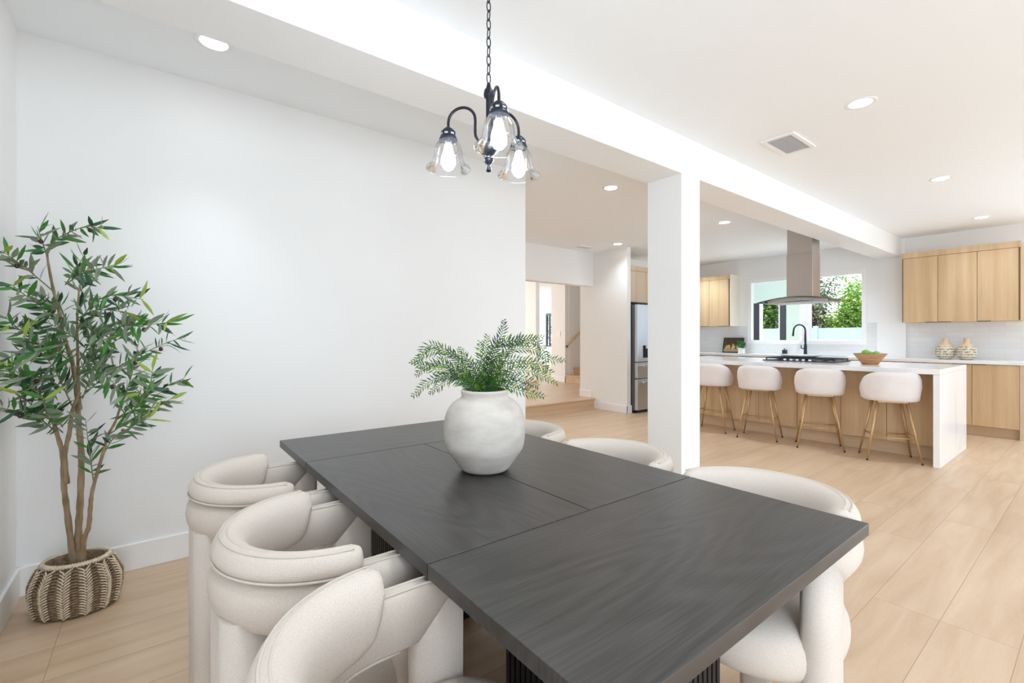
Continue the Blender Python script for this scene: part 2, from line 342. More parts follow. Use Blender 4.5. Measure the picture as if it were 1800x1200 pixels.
downlight(3.49, 2.96, 'recessed light behind the beam just left of the column')
downlight(5.68, 2.98, 'recessed light behind the beam between column and range hood')
downlight(5.68, 4.68, 'recessed light beside the ceiling vent near the refrigerator wall')
downlight(3.45, .945, 'largest recessed light on the open ceiling above the air vent')
downlight(5.675, .95, 'recessed light midway along the open ceiling before the island')
downlight(7.90, .955, 'farthest recessed light just above the right wall cabinets')
def vent(x0, y0, x1, y1, lab, m):
    t = thing('ceiling_vent', lab, 'air vent', ((x0+x1)/2, (y0+y1)/2, CZ)); w, h = (x1-x0)/2, (y1-y0)/2
    f = .028
    b = MB().box((-w,-h,-.012),(w,-h+f,0)).box((-w,h-f,-.012),(w,h,0)).box((-w,-h+f,-.012),(-w+f,h-f,0)).box((w-f,-h+f,-.012),(w,h-f,0))
    b.build('frame', M_white, t, .002)
    n = 13
    for k in range(n):
        y = -h + f + (2*h-2*f) * (k+.5)/n
        MB().box((-w+f, -.006, -.001), (w-f, .006, .001), Matrix.Translation((0, y, -.006)) @ Matrix.Rotation(.7, 4, 'X')).build('louvre', m, t)
    MB().box((-w+f,-h+f,-.0012),(w-f,h-f,0)).build('backing', m, t)
M_vent = mat('vent_grey', (.66,.68,.70), .5)
vent(3.54, 1.36, 3.945, 1.585, 'white framed grey louvred air vent on the open ceiling', M_vent)
vent(5.27, 5.09, 5.60, 5.26, 'small grey ceiling air vent in front of the hall header', M_vent)

# ---------------------------------------------------------------- kitchen window
b = MB()
fy = .035
b.box((XK-.01,WY0-.03,WZ0-.02),(XK+.09,WY0+fy,WZ1+.03)).box((XK-.01,WY1-fy,WZ0-.02),(XK+.09,WY1+.03,WZ1+.03)).box((XK-.01,WY0+fy,WZ1-fy),(XK+.09,WY1-fy,WZ1+.03)).box((XK-.01,WY0+fy,WZ0-.02),(XK+.09,WY1-fy,WZ0+fy+.01))
b.box((XK+.0,3.135,WZ0+fy),(XK+.08,3.215,WZ1-fy))
win = b.build('window_1', M_trim, bevel=.003); tag(win, kind='structure')
MB().box((XK+.05,WY0+fy,WZ0+fy),(XK+.056,3.135,WZ1-fy)).build('pane', M_pane, win)
MB().box((XK+.05,3.215,WZ0+fy),(XK+.056,WY1-fy,WZ1-fy)).build('pane', M_pane, win)
MB().box((XK+.04,3.085,WZ0+fy),(XK+.07,3.135,WZ1-fy)).box((XK+.04,WY0+fy,WZ0+fy),(XK+.07,3.085,WZ0+fy+.02)).build('sash', M_trim, win)
# tiled splashback
struct('trim_1', [((XK-.012,4.12,.93),(XK,5.45,1.43))], M_tile); struct('trim_2', [((XK-.012,WY0-.03,.93),(XK,4.12,WZ0-.02))], M_tile)
struct('trim_3', [((XK-.012,2.17,.93),(XK,WY0-.03,1.45))], M_tile); struct('trim_4', [((XK-.012,.64,.93),(XK,1.83,1.436))], M_tile)

# ---------------------------------------------------------------- cabinets
def cabinet(name, lab, cat, x0, x1, y0, y1, z0, z1, doors, face, top=0, m=M_oak, handles=None, toe=0, side=None, group=None, bottomrail=0, hz='bottom', ctop=None):
    """face -x cabinets (fronts on plane x0). doors: list of y edges."""
    t = thing(name, lab, cat, (x0, y0, z0 if z0 > .3 else 0), group=group)
    O = Vector((x0, y0, z0 if z0 > .3 else 0))
    def bb(a, c): return (Vector(a)-O, Vector(c)-O)
    MB().box(*bb((x0+.022,y0,z0+toe),(x1,y1,ctop or z1))).build('carcass', m, t)
    if toe: MB().box(*bb((x0+.07,y0,0.0),(x1,y1,toe))).build('plinth', M_oaktoe, t)
    if top: MB().box(*bb((x0-.004,y0,z1-top),(x0+.022,y1,z1))).build('top_rail', m, t)
    MB().box(*bb((x0+.010,y0+.004,z0+toe+.004),(x0+.0225,y1-.004,z1-top-.004))).build('shadow_gap', M_groove, t)
    for i in range(len(doors)-1):
        a, c = doors[i], doors[i+1]
        d = MB().box(*bb((x0,a+.0022,z0+toe),(x0+.018,c-.0022,z1-top-.004))).build('door', m, t, .0015)
        if handles and handles[i]:
            h0, h1 = handles[i]; zz = z0-.006 if hz == 'bottom' else z1-top-.006
            MB().box(*bb((x0-.008,h0,zz),(x0+.014,h1,zz+.008))).build('handle', M_blkmetal, d)
    return t
cabinet('wall_cabinet', 'oak wall cabinet with three flat doors above the two vases', 'cabinet', 8.37, 8.70, .676, 1.812, 1.43, 2.405,
        [.692,1.054,1.431,1.80], 0, .075, handles=[(.93,1.05),(1.30,1.43),(1.435,1.56)])
cabinet('wall_cabinet', 'oak wall cabinet left of the kitchen window above the framed picture', 'cabinet', 8.37, 8.70, 4.29, 5.449, 1.43, 2.38,
        [4.31,4.69,5.07,5.44], 0, .075, handles=[(4.34,4.50),(4.72,4.86),(5.1,5.2)])
pl_ = MB().box((.004,-.012,.0),(.33,-.0005,.95)).build('end_panel', mat('window_lit_oak', (.78,.73,.62), .5), [o for o in bpy.data.objects if o.get('label','').startswith('oak wall cabinet left')][0])  # cream puts window light on the oak cabinet side into its colour
# one continuous run of base units under the rear worktop
ys = [.66,1.065,1.47,1.875,2.28,3.28,3.75,4.22,4.69,5.2]
base_lab = ['oak base cabinet at the right end of the rear worktop','oak base cabinet partly hidden behind the island end panel','oak base cabinet behind island under the pale vases','oak base cabinet behind island under the white pier',
  'wide oak sink cabinet under the black tap','oak base cabinet just left of the kitchen sink','oak base cabinet below the small potted plant','oak base cabinet below the framed pear picture','oak base cabinet in the rear kitchen corner']
for i in range(len(ys)-1):
    a, c = ys[i], ys[i+1]
    cabinet('base_cabinet', base_lab[i], 'cabinet', 8.08, 8.685, a, c, 0, .888, [a,c], 0, .0, handles=[(a+.28 if i == 0 else a+.02, c-.002 if i==0 else a+.18)], toe=.125, hz='top', ctop=.69 if i == 4 else None, group='oak base cabinets under the rear worktop')
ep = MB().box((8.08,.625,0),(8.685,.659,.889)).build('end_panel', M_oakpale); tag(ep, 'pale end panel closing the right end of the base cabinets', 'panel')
wt = MB().box((8.05,.62,.89),(8.688,2.45,.93)).box((8.05,3.15,.89),(8.688,5.2,.93)).box((8.05,2.45,.89),(8.15,3.15,.93)).box((8.56,2.45,.89),(8.688,3.15,.93)).build('worktop', M_quartz, bevel=.003)
tag(wt, 'long white quartz worktop under the kitchen window', 'worktop')
sk = MB().box((8.151,2.451,.70),(8.559,2.46,.925)).box((8.151,3.14,.70),(8.559,3.149,.925)).box((8.151,2.46,.70),(8.16,3.14,.925)).box((8.55,2.46,.70),(8.559,3.14,.925)).box((8.16,2.46,.70),(8.55,3.14,.71)).build('sink', M_steel)
tag(sk, 'undermounted kitchen sink below the window', 'sink')

# island
isl = thing('kitchen_island', 'kitchen island with white quartz waterfall end and oak panels', 'kitchen island', (5.80,.97,0))
IX0, IX1, IY0, IY1 = 5.78, 7.06, .972, 3.98
def ib(a, c): return (Vector(a)-Vector((5.80,.97,0)), Vector(c)-Vector((5.80,.97,0)))
MB().box(*ib((IX0,IY0,.872),(IX1,IY1,.922))).build('countertop', M_quartz, isl, .003)
MB().box(*ib((IX0,IY0,0),(IX1,IY0+.05,.871))).build('waterfall_panel', M_quartz, isl, .003)
MB().box(*ib((6.115,IY0+.05,.14),(IX1-.02,IY1-.02,.871))).build('carcass', M_oak, isl)
MB().box(*ib((6.17,IY0+.05,0),(IX1-.08,IY1-.05,.14))).build('plinth', M_oaktoe, isl)
pe = [1.025,1.445,1.857,2.302,2.748,3.164,3.58,3.955]
for i in range(len(pe)-1): MB().box(*ib((6.095,pe[i]+.0022,.14),(6.113,pe[i+1]-.0022,.868))).build('panel', M_oak, isl, .0015)

# cooktop
ck = thing('gas_cooktop', 'black gas cooktop set into the white island top', 'cooktop', (6.53,2.375,.923))
MB().box((-.27,-.40,0),(.30,.40,.010)).build('glass_plate', M_blkmetal, ck, .003)
for bx, by, r in ((-.10,.26,.045),(-.10,-.26,.045),(.15,.26,.04),(.15,-.26,.04),(.02,0,.06)):
    MB().lathe([(.001,.022),(r*.7,.022),(r*.75,.016),(r,.012),(r,.010)], (bx,by,0), 20).build('burner', M_blkmetal, ck)
for cyy in (-.26,0,.26):
    b = MB()
    for sx in (-.20,.25): b.box((sx-.006,cyy-.125,.028),(sx+.006,cyy+.125,.042))
    for sy in (-.125,.125): b.box((-.206,cyy+sy-.006,.028),(.256,cyy+sy+.006,.042))
    b.box((-.2,cyy-.006,.028),(.25,cyy+.006,.042)).box((.02,cyy-.12,.028),(.032,cyy+.12,.042))
    for sx in (-.20,.25):
        for sy in (-.12,.12): b.box((sx-.006,cyy+sy-.006,.010),(sx+.006,cyy+sy+.006,.03))
    b.build('grate', M_blkmetal, ck, .002)
for k in range(5): MB().lathe([(.001,.03),(.017,.03),(.019,.010)], (-.242,-.14+.07*k,0), 14).build('knob', M_steel, ck)
tr = MB().lathe([(.001,.006),(.12,.006),(.17,.030),(.178,.031),(.165,.016),(.12,0),(.001,0)], (6.50,2.42,.972), 40, sx=.8, sy=1.35).build('serving_platter', M_white)
tag(tr, 'long white oval platter resting on the cooktop grates', 'platter')

# bowl with apples
bw = MB().lathe([(.001,0),(.072,0),(.078,.006),(.150,.112),(.158,.118),(.150,.120),(.066,.018),(.001,.016)], (6.31,1.643,.923), 48).build('fruit_bowl', M_bowl)
tag(bw, 'turned wooden bowl of green apples on the island top', 'bowl')
al = ['green apple on top of the bowl heap toward the dining side','green apple at the right of the wooden bowl','green apple at the far side of the wooden bowl','green apple at the left of the wooden bowl']
for i, (dx, dy, dz, rx) in enumerate(((-.035,.03,.125,.037),(.0,-.055,.108,.036),(.05,.02,.105,.036),(-.01,.075,.088,.035))):
    t = thing('apple', al[i], 'apple', (6.31+dx,1.643+dy,.923+dz-rx+.005), group='apples in the wooden bowl')
    MB().lathe([(.002,.004),(.02,0),(.034,.016),(.038,.036),(.032,.056),(.016,.066),(.004,.058)], n=20).build('flesh', M_apple, t)
    MB().tube([(0,0,.057),(.003,.002,.078)], .0015, 5).build('stem', M_bark, t)

# range hood
hd = thing('range_hood', 'steel island range hood with curved glass canopy under the beam', 'range hood', (6.47,2.375,1.62))
def hb(a, c): return (Vector(a)-Vector((6.47,2.375,1.62)), Vector(c)-Vector((6.47,2.375,1.62)))
MB().box(*hb((6.345,2.225,1.70),(6.585,2.520,2.262))).build('lower_chimney', M_hood, hd, .002)
MB().box(*hb((6.35,2.230,2.262),(6.58,2.515,CZ-.001))).build('upper_chimney', M_hood, hd, .002)
def arcz(y, ztop): return ztop - (abs(y)/.46)**2 * .062
b = MB(); rings = []
for k in range(25):
    y = -.44 + .88*k/24; z = arcz(y, .098)
    xx = .29
    rings.append([(-xx,y,z),(xx,y,z),(xx,y,z+.006),(-xx,y,z+.006)])
b.loft(rings).build('glass_canopy', M_canopy, hd)
b = MB(); rings = []
for k in range(17):
    y = -.335 + .67*k/16; z = arcz(y, .0975)
    rings.append([(-.215,y,z-.045+.01*(abs(y)/.335)),(.215,y,z-.045+.01*(abs(y)/.335)),(.215,y,z),(-.215,y,z)])
b.loft(rings).build('steel_body', M_hood, hd, .003)
MB().box((-.16,-.26,.030),(.16,.26,.046)).build('filter', M_steel, hd)
MB().tube([(-.218,-.03,.07),(-.222,-.03,.07)], .008, 12).build('control_button', M_steel, hd)

# tap, soap pump
fc = thing('kitchen_tap', 'black gooseneck kitchen tap standing before the window', 'tap', (8.62,3.13,.931))
MB().lathe([(.001,0),(.030,0),(.030,.012),(.024,.02),(.022,.16),(.016,.18)], n=20).build('base', M_blkmetal, fc)
pth = [(0,0,.16)] + [(0,0,.28)] + [(-.105+.105*math.cos(a), 0.0+.05*(1-math.cos(a)), .40+.10*math.sin(a)) for a in [PI*k/10 for k in range(11)]] + [(-.222,.105,.31)]
MB().tube(pth, [.016]*2 + [.013]*11 + [.016], 12).build('spout', M_blkmetal, fc)
MB().tube([(0,0,.10),(-.03,.05,.105),(-.03,.052,.16)], .009, 8).build('lever', M_blkmetal, fc)
sp_ = thing('soap_dispenser', 'short black soap pump beside the kitchen tap', 'soap dispenser', (8.62,3.45,.931))
MB().box((-.028,-.035,0),(.028,.035,.075)).build('body', M_blkmetal, sp_, .008); MB().tube([(0,0,.07),(0,0,.095),(-.03,0,.095)], .006, 8).build('nozzle', M_blkmetal, sp_)

# framed picture of pears
M_paint_bg = vary(mat('dark_painting_ground', (.05,.03,.02), .4), (.030,.020,.012), (.13,.085,.045), nscale=7, detail=5)
M_pear = vary(mat('painted_pear', (.6,.36,.12), .4), (.50,.26,.07), (.75,.55,.25), nscale=30)
fr = thing('framed_picture', 'small framed still life painting of pears leaning on the tiles', 'picture', (8.555,4.335,.931))
lean = Matrix.Rotation(.22, 4, 'Y')
def pbx(b, y0, y1, z0, z1, x0, x1): return b.box((x0,y0,z0),(x1,y1,z1), lean)
b = MB(); W2, HH = .19, .285
pbx(b,-W2,W2,0,.016,-.012,.012); pbx(b,-W2,W2,HH-.016,HH,-.012,.012); pbx(b,-W2,-W2+.014,.016,HH-.016,-.012,.012); pbx(b,W2-.014,W2,.016,HH-.016,-.012,.012)
b.build('frame', M_blk, fr); b = MB(); pbx(b,-W2+.014,W2-.014,.016,HH-.016,-.004,.004); b.build('canvas', M_paint_bg, fr)
b = MB(); pbx(b,-W2+.016,W2-.016,.018,.075,-.0055,-.0045); b.build('painted_shelf', mat('painted_table_edge', (.36,.28,.17), .5), fr)
for (py, pz_, s, r) in ((.12,.10,1,.5),(.075,.105,1,-.1),(.0,.09,1.1,.9),(-.005,.135,.8,-.4),(-.09,.105,1,-.5),(-.13,.10,.9,.3)):
    b = MB(); R_ = lean @ Matrix.Translation((-.0065,py,pz_)) @ Matrix.Rotation(r, 4, 'X')
    ring = []
    for k in range(20):
        a = 2*PI*k/20; rr = .027*s*(1 + (.75*max(0,math.sin(a))**3)); ring.append(R_ @ Vector((0, rr*math.cos(a)*(1-.25*max(0,math.sin(a))), rr*math.sin(a))))
    b.loft([ring, [q + Vector((.0015,0,0)) for q in ring]]); b.build('painted_pear', M_pear, fr)

def leaf_quad(b, p, d, nrm, L, W, bend=.15, n=3):
    """a bent pointed leaf from p along d"""
    d = d.normalized(); s = d.cross(nrm).normalized(); up = s.cross(d).normalized()
    rows = []
    for i in range(n+1):
        t = i/n; wd = W*.5*math.sin(PI*min(1, .08+.92*t))**.8 if 0 < i < n else W*.06
        c = p + d*(L*t) - up*(bend*L*t*t)
        rows.append([b.bm.verts.new(c - s*wd), b.bm.verts.new(c - up*wd*.25), b.bm.verts.new(c + s*wd)])
    for i in range(n):
        for j in range(2): b._f([rows[i][j], rows[i][j+1], rows[i+1][j+1], rows[i+1][j]], True)

random.seed(5)
pp = thing('potted_plant', 'tiny leafy green plant in a square white pot by the picture', 'potted plant', (8.34,4.06,.931))
MB().box((-.043,-.043,0),(.043,.043,.10)).build('pot', M_white, pp, .004)
b = MB()
for k in range(170):
    v = Vector((random.gauss(0,1), random.gauss(0,1), random.gauss(0,.75))).normalized() * random.uniform(.02,.07)
    b.mi = random.choice((0,0,1)); leaf_quad(b, Vector((0,0,.155))+v*Vector((1.05,1.05,.85)), v + Vector((0,0,.02)), Vector((random.random(),random.random(),1)), .034, .024, .3)
b.mi = 1; b.tube([(0,0,.09),(0,0,.15)], .01, 6)
b.build('foliage', [mat('bright_leaf', (.06,.30,.08), .5), mat('deep_leaf', (.03,.15,.06), .5)], pp)

# pottery vases
def pot_vase(x, y, s, lab, seed):
    t = thing('pottery_vase', lab, 'vase', (x, y, .931), group='patterned pottery vases on the rear worktop')
    prof = [(.001,0),(.055,0),(.075,.02),(.094,.06),(.100,.10),(.094,.14),(.076,.165),(.05,.185),(.034,.20),(.028,.22),(.028,.262),(.034,.272),(.026,.272),(.02,.25)]
    m = mat('carved_pottery', (.6,.5,.4), .85); L = m.node_tree.links; p = m.node_tree.nodes['Principled BSDF']
    tc_ = N(m,'ShaderNodeTexCoord'); mp = N(m,'ShaderNodeMapping'); mp.inputs['Scale'].default_value = (38,38,34+seed*3); ck_ = N(m,'ShaderNodeTexVoronoi'); ck_.inputs['Scale'].default_value = 1.2
    wv = N(m,'ShaderNodeTexWave', bands_direction='Z'); wv.inputs['Scale'].default_value = 9.5; wv.inputs['Distortion'].default_value = 0
    r = N(m,'ShaderNodeValToRGB'); r.color_ramp.elements[0].position = .25; r.color_ramp.elements[1].position = .5; r.color_ramp.elements[0].color = (.22,.20,.15,1); r.color_ramp.elements[1].color = (.66,.60,.48,1)
    ml = N(m,'ShaderNodeMath', operation='MULTIPLY_ADD'); ml.inputs[1].default_value = .55
    L.new(tc_.outputs['Object'], mp.inputs[0]); L.new(mp.outputs[0], ck_.inputs[0]); L.new(tc_.outputs['Object'], wv.inputs[0]); L.new(wv.outputs['Fac'], ml.inputs[0]); L.new(ck_.outputs['Distance'], ml.inputs[2])
    sub = N(m,'ShaderNodeMath', operation='SUBTRACT'); sub.inputs[1].default_value = .25; L.new(ml.outputs[0], sub.inputs[0]); L.new(sub.outputs[0], r.inputs[0]); L.new(r.outputs[0], p.inputs['Base Color'])
    bm_ = N(m,'ShaderNodeBump'); bm_.inputs['Strength'].default_value = .5; bm_.inputs['Distance'].default_value = .004; L.new(sub.outputs[0], bm_.inputs['Height']); L.new(bm_.outputs[0], p.inputs['Normal'])
    MB().lathe([(r_*s, z*s) for r_, z in prof[:7]], n=40).build('patterned_body', m, t)
    MB().lathe([(r_*s, z*s) for r_, z in prof[6:]], n=40).build('neck', M_terra, t)
pot_vase(8.40, 1.363, 1.03, 'carved pottery vase nearer the white pier', 0)
pot_vase(8.40, 1.155, 1.03, 'carved pottery vase with pale rows nearer the cabinet end', 1)

# refrigerator
fg = thing('refrigerator', 'stainless steel four door refrigerator with water dispenser beside the hall wall', 'refrigerator', (6.09,4.62,0))
MB().box((0,.06,.04),(.89,.80,1.745)).build('cabinet_body', M_steeldark, fg, .003)
MB().box((.02,.0,.04),(.445,.058,.04)) if 0 else None
def fd(name, x0, x1, z0, z1): return MB().box((x0,-.0,z0),(x1,.058,z1)).build(name, M_steel, fg, .006)
d1 = fd('door', .004, .443, .825, 1.75); d2 = fd('door', .449, .886, .825, 1.75); r1 = fd('drawer', .004, .886, .558, .813); r2 = fd('drawer', .004, .886, .05, .546)
MB().tube(spline([(.400,-.0,.93),(.400,-.05,.99),(.400,-.055,1.3),(.400,-.05,1.62),(.400,0,1.68)], 5), .012, 10).build('handle', M_steel, d1)
MB().tube(spline([(.492,-.0,.93),(.492,-.05,.99),(.492,-.055,1.3),(.492,-.05,1.62),(.492,0,1.68)], 5), .012, 10).build('handle', M_steel, d2)
for rr, zz in ((r1,.765),(r2,.50)):
    MB().box((.10,-.055,zz-.018),(.79,-.030,zz+.018)).box((.11,-.03,zz-.01),(.14,0,zz+.01)).box((.75,-.03,zz-.01),(.78,0,zz+.01)).build('handle', M_steel, rr, .006)
MB().box((.12,-.006,.86),(.34,0,1.19)).build('dispenser', M_steel, d1, .003)
MB().box((.135,-.009,.89),(.325,-.005,1.09)).build('dispenser_recess', M_dark, d1)
MB().box((.19,-.03,1.04),(.27,-.008,1.09)).build('dispenser_nozzle', M_steel, d1, .004)
for fx in (.1,.79): MB().tube([(fx,.10,0),(fx,.10,.045)], .022, 12).build('foot', M_blk, fg)
fcb = thing('wall_cabinet', 'pale oak cabinet above the steel refrigerator', 'cabinet', (6.061,4.80,1.80))
MB().box((0,.02,0),(.95,.649,.60)).build('carcass', M_oakpale, fcb)
MB().box((0,-.002,.52),(.95,.02,.60)).build('top_rail', M_oakpale, fcb)
for x0 in (.05,.50): MB().box((x0,0,.002),(x0+.446,.018,.516)).build('door', M_oakpale, fcb, .0015)
MB().box((0,0,0),(.047,.019,.519)).build('side_stile', M_oakpale, fcb)

# ---------------------------------------------------------------- bar stools
def make_stool():
    t = thing('bar_stool', '-', 'bar stool')
    # shell: horseshoe back with soft bottom; front is +x
    def sec(a):
        """outer radius and top height at angle a from the back (0) to the front (pi)"""
        q = abs(a)/PI
        top = .885 - .215*max(0, (q-.18)/.55)**1.4 if q < .73 else .67
        return max(top, .672)
    b = MB(); rings = []
    n = 56
    def P(a, r, z, sq=1.0):
        ca, sa = math.cos(a), math.sin(a)
        e = 2.7; k = (abs(ca)**e + abs(sa)**e) ** (-1/e)
        return (-ca*k*r*.215/.215, sa*k*r*1.06, z)
    prof_n = 14
    for i in range(n):
        a = -PI + 2*PI*i/n; T = sec(a); ring = []
        th = .035
        lean = .012*(T-.6)/.28
        out = [(.06,.592),(.15,.592),(.194,.596),(.211,.610),(.216,.65),(.217+lean,.66+(T-.66)*.4),(.214+lean,.66+(T-.66)*.8),(.205+lean,T-.004),(.192+lean,T),(.180+lean,T-.006),(.175,.66+(T-.66)*.6),(.170,.665 if T > .69 else .668),(.10,.678),(.03,.68)]
        rings.append([P(a, r, z) for r, z in out])
    b.loft(rings, closed=False, cap=False, loop=True)
    sh = b.build('shell', M_pvel, t)
    MB().box((-.12,-.12,.575),(.12,.12,.594)).build('underframe', M_gold, t, .004)
    for sx, sy in ((1,1),(1,-1),(-1,1),(-1,-1)):
        lg = MB().tube([(sx*.10,sy*.115,.59),(sx*.165,sy*.213,.014)], [.014,.0085], 10).build('leg', M_gold, t)
        MB().tube([(sx*.1645,sy*.2125,.016),(sx*.167,sy*.215,0)], .009, 10).build('foot_cap', M_blk, lg)
    z = .235; k = (.59-z)/.576; fx, fy_ = .10+.065*k, .115+.098*k
    for a, c in (((fx,fy_,z),(fx,-fy_,z)),((-fx,fy_,z),(-fx,-fy_,z)),((fx,fy_,z+.02),(-fx,fy_,z+.02)),((fx,-fy_,z+.02),(-fx,-fy_,z+.02))):
        MB().tube([a, c], .006, 8).build('footrest', M_gold, t)
    return t
stool = make_stool()
for i, (x, y, rz, lab) in enumerate(((5.83,3.21,.15,'pale velvet bar stool half hidden behind the column'),(5.836,2.62,.22,'pale velvet bar stool second from the column'),
      (5.86,1.99,.40,'pale velvet bar stool in front of the cooktop right half'),(5.85,1.365,.46,'pale velvet bar stool turned sideways nearest the waterfall end'))):
    o = stool if i == 0 else copy_tree(stool)
    o.location = (x, y, 0); o.rotation_euler = (0, 0, rz); tag(o, lab, group='bar stools along the island')

# ---------------------------------------------------------------- dining table
TX0, TX1, TY0, TY1, TZ, TH = .44, 1.41, .369, 2.285, .76, .03
tb = thing('dining_table', 'long charcoal wood dining table with the cream barrel chairs', 'table', ((TX0+TX1)/2, (TY0+TY1)/2, 0))
TO = Vector(((TX0+TX1)/2, (TY0+TY1)/2, 0))
def tbx(a, c): return (Vector(a)-TO, Vector(c)-TO)
S1, S2, SM, g = .856, 1.827, .925, .0015
for a, c, m in (((TX0,TY0),(TX1,S1-g),M_tabx), ((TX0,S2+g),(TX1,TY1),M_tabx), ((TX0,S1+g),(SM-g,S2-g),M_taby), ((SM+g,S1+g),(TX1,S2-g),M_taby)):
    MB().box(*tbx((a[0],a[1],TZ-TH),(c[0],c[1],TZ))).build('top_panel', m, tb, .0012)
MB().box(*tbx((.70,.60,.66),(1.12,2.10,TZ-TH-.001))).build('understructure', M_tblack, tb)
for y0 in (.60,1.72):
    p0 = MB().box(*tbx((.74,y0,.0),(1.11,y0+.38,.66))).build('pedestal', M_dark, tb)
    b = MB(); st_ = .021
    for s in range(18):
        b.box(*tbx((.731,y0+.004+s*st_,.0),(.739,y0+.004+s*st_+.013,.66))).box(*tbx((1.111,y0+.004+s*st_,.0),(1.119,y0+.004+s*st_+.013,.66)))
        b.box(*tbx((.742+s*st_*.98,y0-.009,.0),(.742+s*st_*.98+.013,y0-.001,.66))).box(*tbx((.742+s*st_*.98,y0+.381,.0),(.742+s*st_*.98+.013,y0+.389,.66)))
    b.build('slats', M_tblack, p0)

# ---------------------------------------------------------------- barrel chairs
def make_chair():
    t = thing('dining_chair', '-', 'chair')
    R0 = .225                                     # centre line radius of the lower band
    FX = .190                                     # front of the arms
    def horseshoe(front, na=28, ns=5):
        """(position on the unit horseshoe, outward normal) from one arm tip round the back to the other"""
        out = []
        for i in range(ns): out.append(('s', -1, front*(1-i/ns)))
        for i in range(na+1): out.append(('a', -PI/2 - PI*i/na, 0))
        for i in range(1, ns+1): out.append(('s', 1, front*i/ns))
        return out
    def pt(st, r, z):
        if st[0] == 's': return Vector((st[2], st[1]*r, z))
        return Vector((r*math.cos(st[1]), r*math.sin(st[1]), z))
    # lower band and arms: D section, flat inside, folded down into the front legs at a mitre
    ZB, ZT = .600, .718
    def dsec(zb, zt, ri=.190, ro=.262):
        zm, h = (zb+zt)/2, (zt-zb)/2
        return [(ri, zb+.008), (ri, zt-.008), (ri+.010, zt)] + [(ri+.03 + (ro-ri-.03)*math.cos(a), zm + h*math.sin(a)) for a in [PI/2 - PI*k/8 for k in range(0,9)]] + [(ri+.010, zb)]
    H = horseshoe(FX)
    S0 = dsec(ZB, ZT); rings = []
    for j, st in enumerate(H):
        tip = j in (0, len(H)-1)
        if tip: rings.append([Vector((FX - (ZT - z) - .0005, st[1]*r, z)) for r, z in S0])
        elif st[0] == 's' and st[2] > FX - .125: continue
        else: rings.append([pt(st, r, z) for r, z in S0])
    MB().loft(rings).build('armrest_band', M_fabric, t)
    for sy in (-1, 1):
        rings = [[Vector((FX - (ZT - z)*k, sy*(r if k == 1 else .226+(r-.226)*.93), zz)) for r, z in S0] for zz, k in ((0, 1), (.25, 1), (.50, 1))]
        rings.append([Vector((FX - (ZT - z), sy*r, z)) for r, z in S0])
        MB().loft(rings).build('front_leg', M_fabric, t)
    for a0 in (PI*.865, -PI*.865):
        rings = []
        for zz in (0, .02, .3, ZB+.03):
            rr = []
            for r, q in dsec(0, .10, .185, .268):
                da = (q-.05)/.225
                rr.append(Vector((r*math.cos(a0+da), r*math.sin(a0+da), zz)))
            rings.append(rr)
        MB().loft(rings).build('rear_leg', M_fabric, t)
    # upper back pad with a dished inner face
    sec = [(.190,.628),(.180,.630),(.171,.650),(.170,.690),(.176,.730),(.190,.757),(.208,.770),(.228,.772),(.243,.766),(.253,.748),(.257,.735),(.254,.722),(.240,.717),(.192,.717)]
    cr_, cz_ = .212, .72
    A = [i for i in range(-26, 27)]; rings = []; mx = 1.63
    for i in A:
        a = mx*i/26; e = (abs(i)-23)/3 if abs(i) > 23 else 0
        k = math.sqrt(max(0, 1-(e*.93)**2))
        ring = []
        for r, z in sec:
            rr = cr_ + (r-cr_)*k; z2 = cz_ + (z-cz_)*(k if z < cz_ else .6+.4*k)
            if z < .71: z2 += .03*max(0, (abs(a)-1.15)/.42)**2
            ring.append(Vector((rr*math.cos(PI+a), rr*math.sin(PI+a), z2)))
        rings.append(ring)
    MB().loft(rings).build('back_pad', M_fabric, t, sub=1)
    def pipe(r, z, amax, n=48):
        return [(r*math.cos(PI+amax*k/n), r*math.sin(PI+amax*k/n), z) for k in range(-n, n+1)]
    b = MB(); b.tube(pipe(.2225,.770,mx*.93), .0028, 6).tube(pipe(.237,.768,mx*.93), .0028, 6).tube(pipe(.254,.7205,mx*.93), .0032, 6)
    b.build('back_piping', M_piping, t)
    b = MB()
    for rr in (.198, .222):
        b.tube([pt(st, rr, ZT) for st in H], .0028, 6)
    b.tube([pt(st, .191, ZB+.004) for st in H if st[0] == 'a' or st[2] < FX-.12], .003, 6)
    b.build('band_piping', M_piping, t)
    # seat cushion
    def sq(a, r, e=3.0):
        ca, sa = math.cos(a), math.sin(a); k = (abs(ca)**e+abs(sa)**e)**(-1/e); return (ca*k*r, sa*k*r)
    rings = []
    for r, z in ((.12,.352),(.20,.355),(.232,.372),(.246,.41),(.244,.455),(.226,.488),(.17,.503),(.09,.508),(.01,.509)):
        ring = []
        for k in range(40):
            x, y = sq(2*PI*k/40, r, 2.3); ring.append((x*.98+.050, y*1.0, z + (.016 if z > .44 else .008) - (.012*max(0, x/r)**2 if z > .45 else 0)))
        rings.append(ring)
    MB().loft(rings).build('seat_cushion', M_fabric, t, sub=1)
    MB().box((-.13,-.13,.325),(.14,.13,.352)).build('seat_frame', M_blk, t, .004)
    return t
chair = make_chair()
chairs = [(.342,.665,0,'cream barrel dining chair in the left foreground nearest the viewer'),
          (.352,1.235,0,'cream barrel dining chair in the middle of the wall side of the table'),
          (.335,1.80,0,'cream barrel dining chair nearest the olive tree'),
          (1.428,.655,PI,'cream barrel dining chair by the near corner on the kitchen side'),
          (1.426,1.235,PI,'cream barrel dining chair in the middle of the kitchen side'),
          (1.424,1.83,PI,'cream barrel dining chair farthest away beside the stoneware vase')]
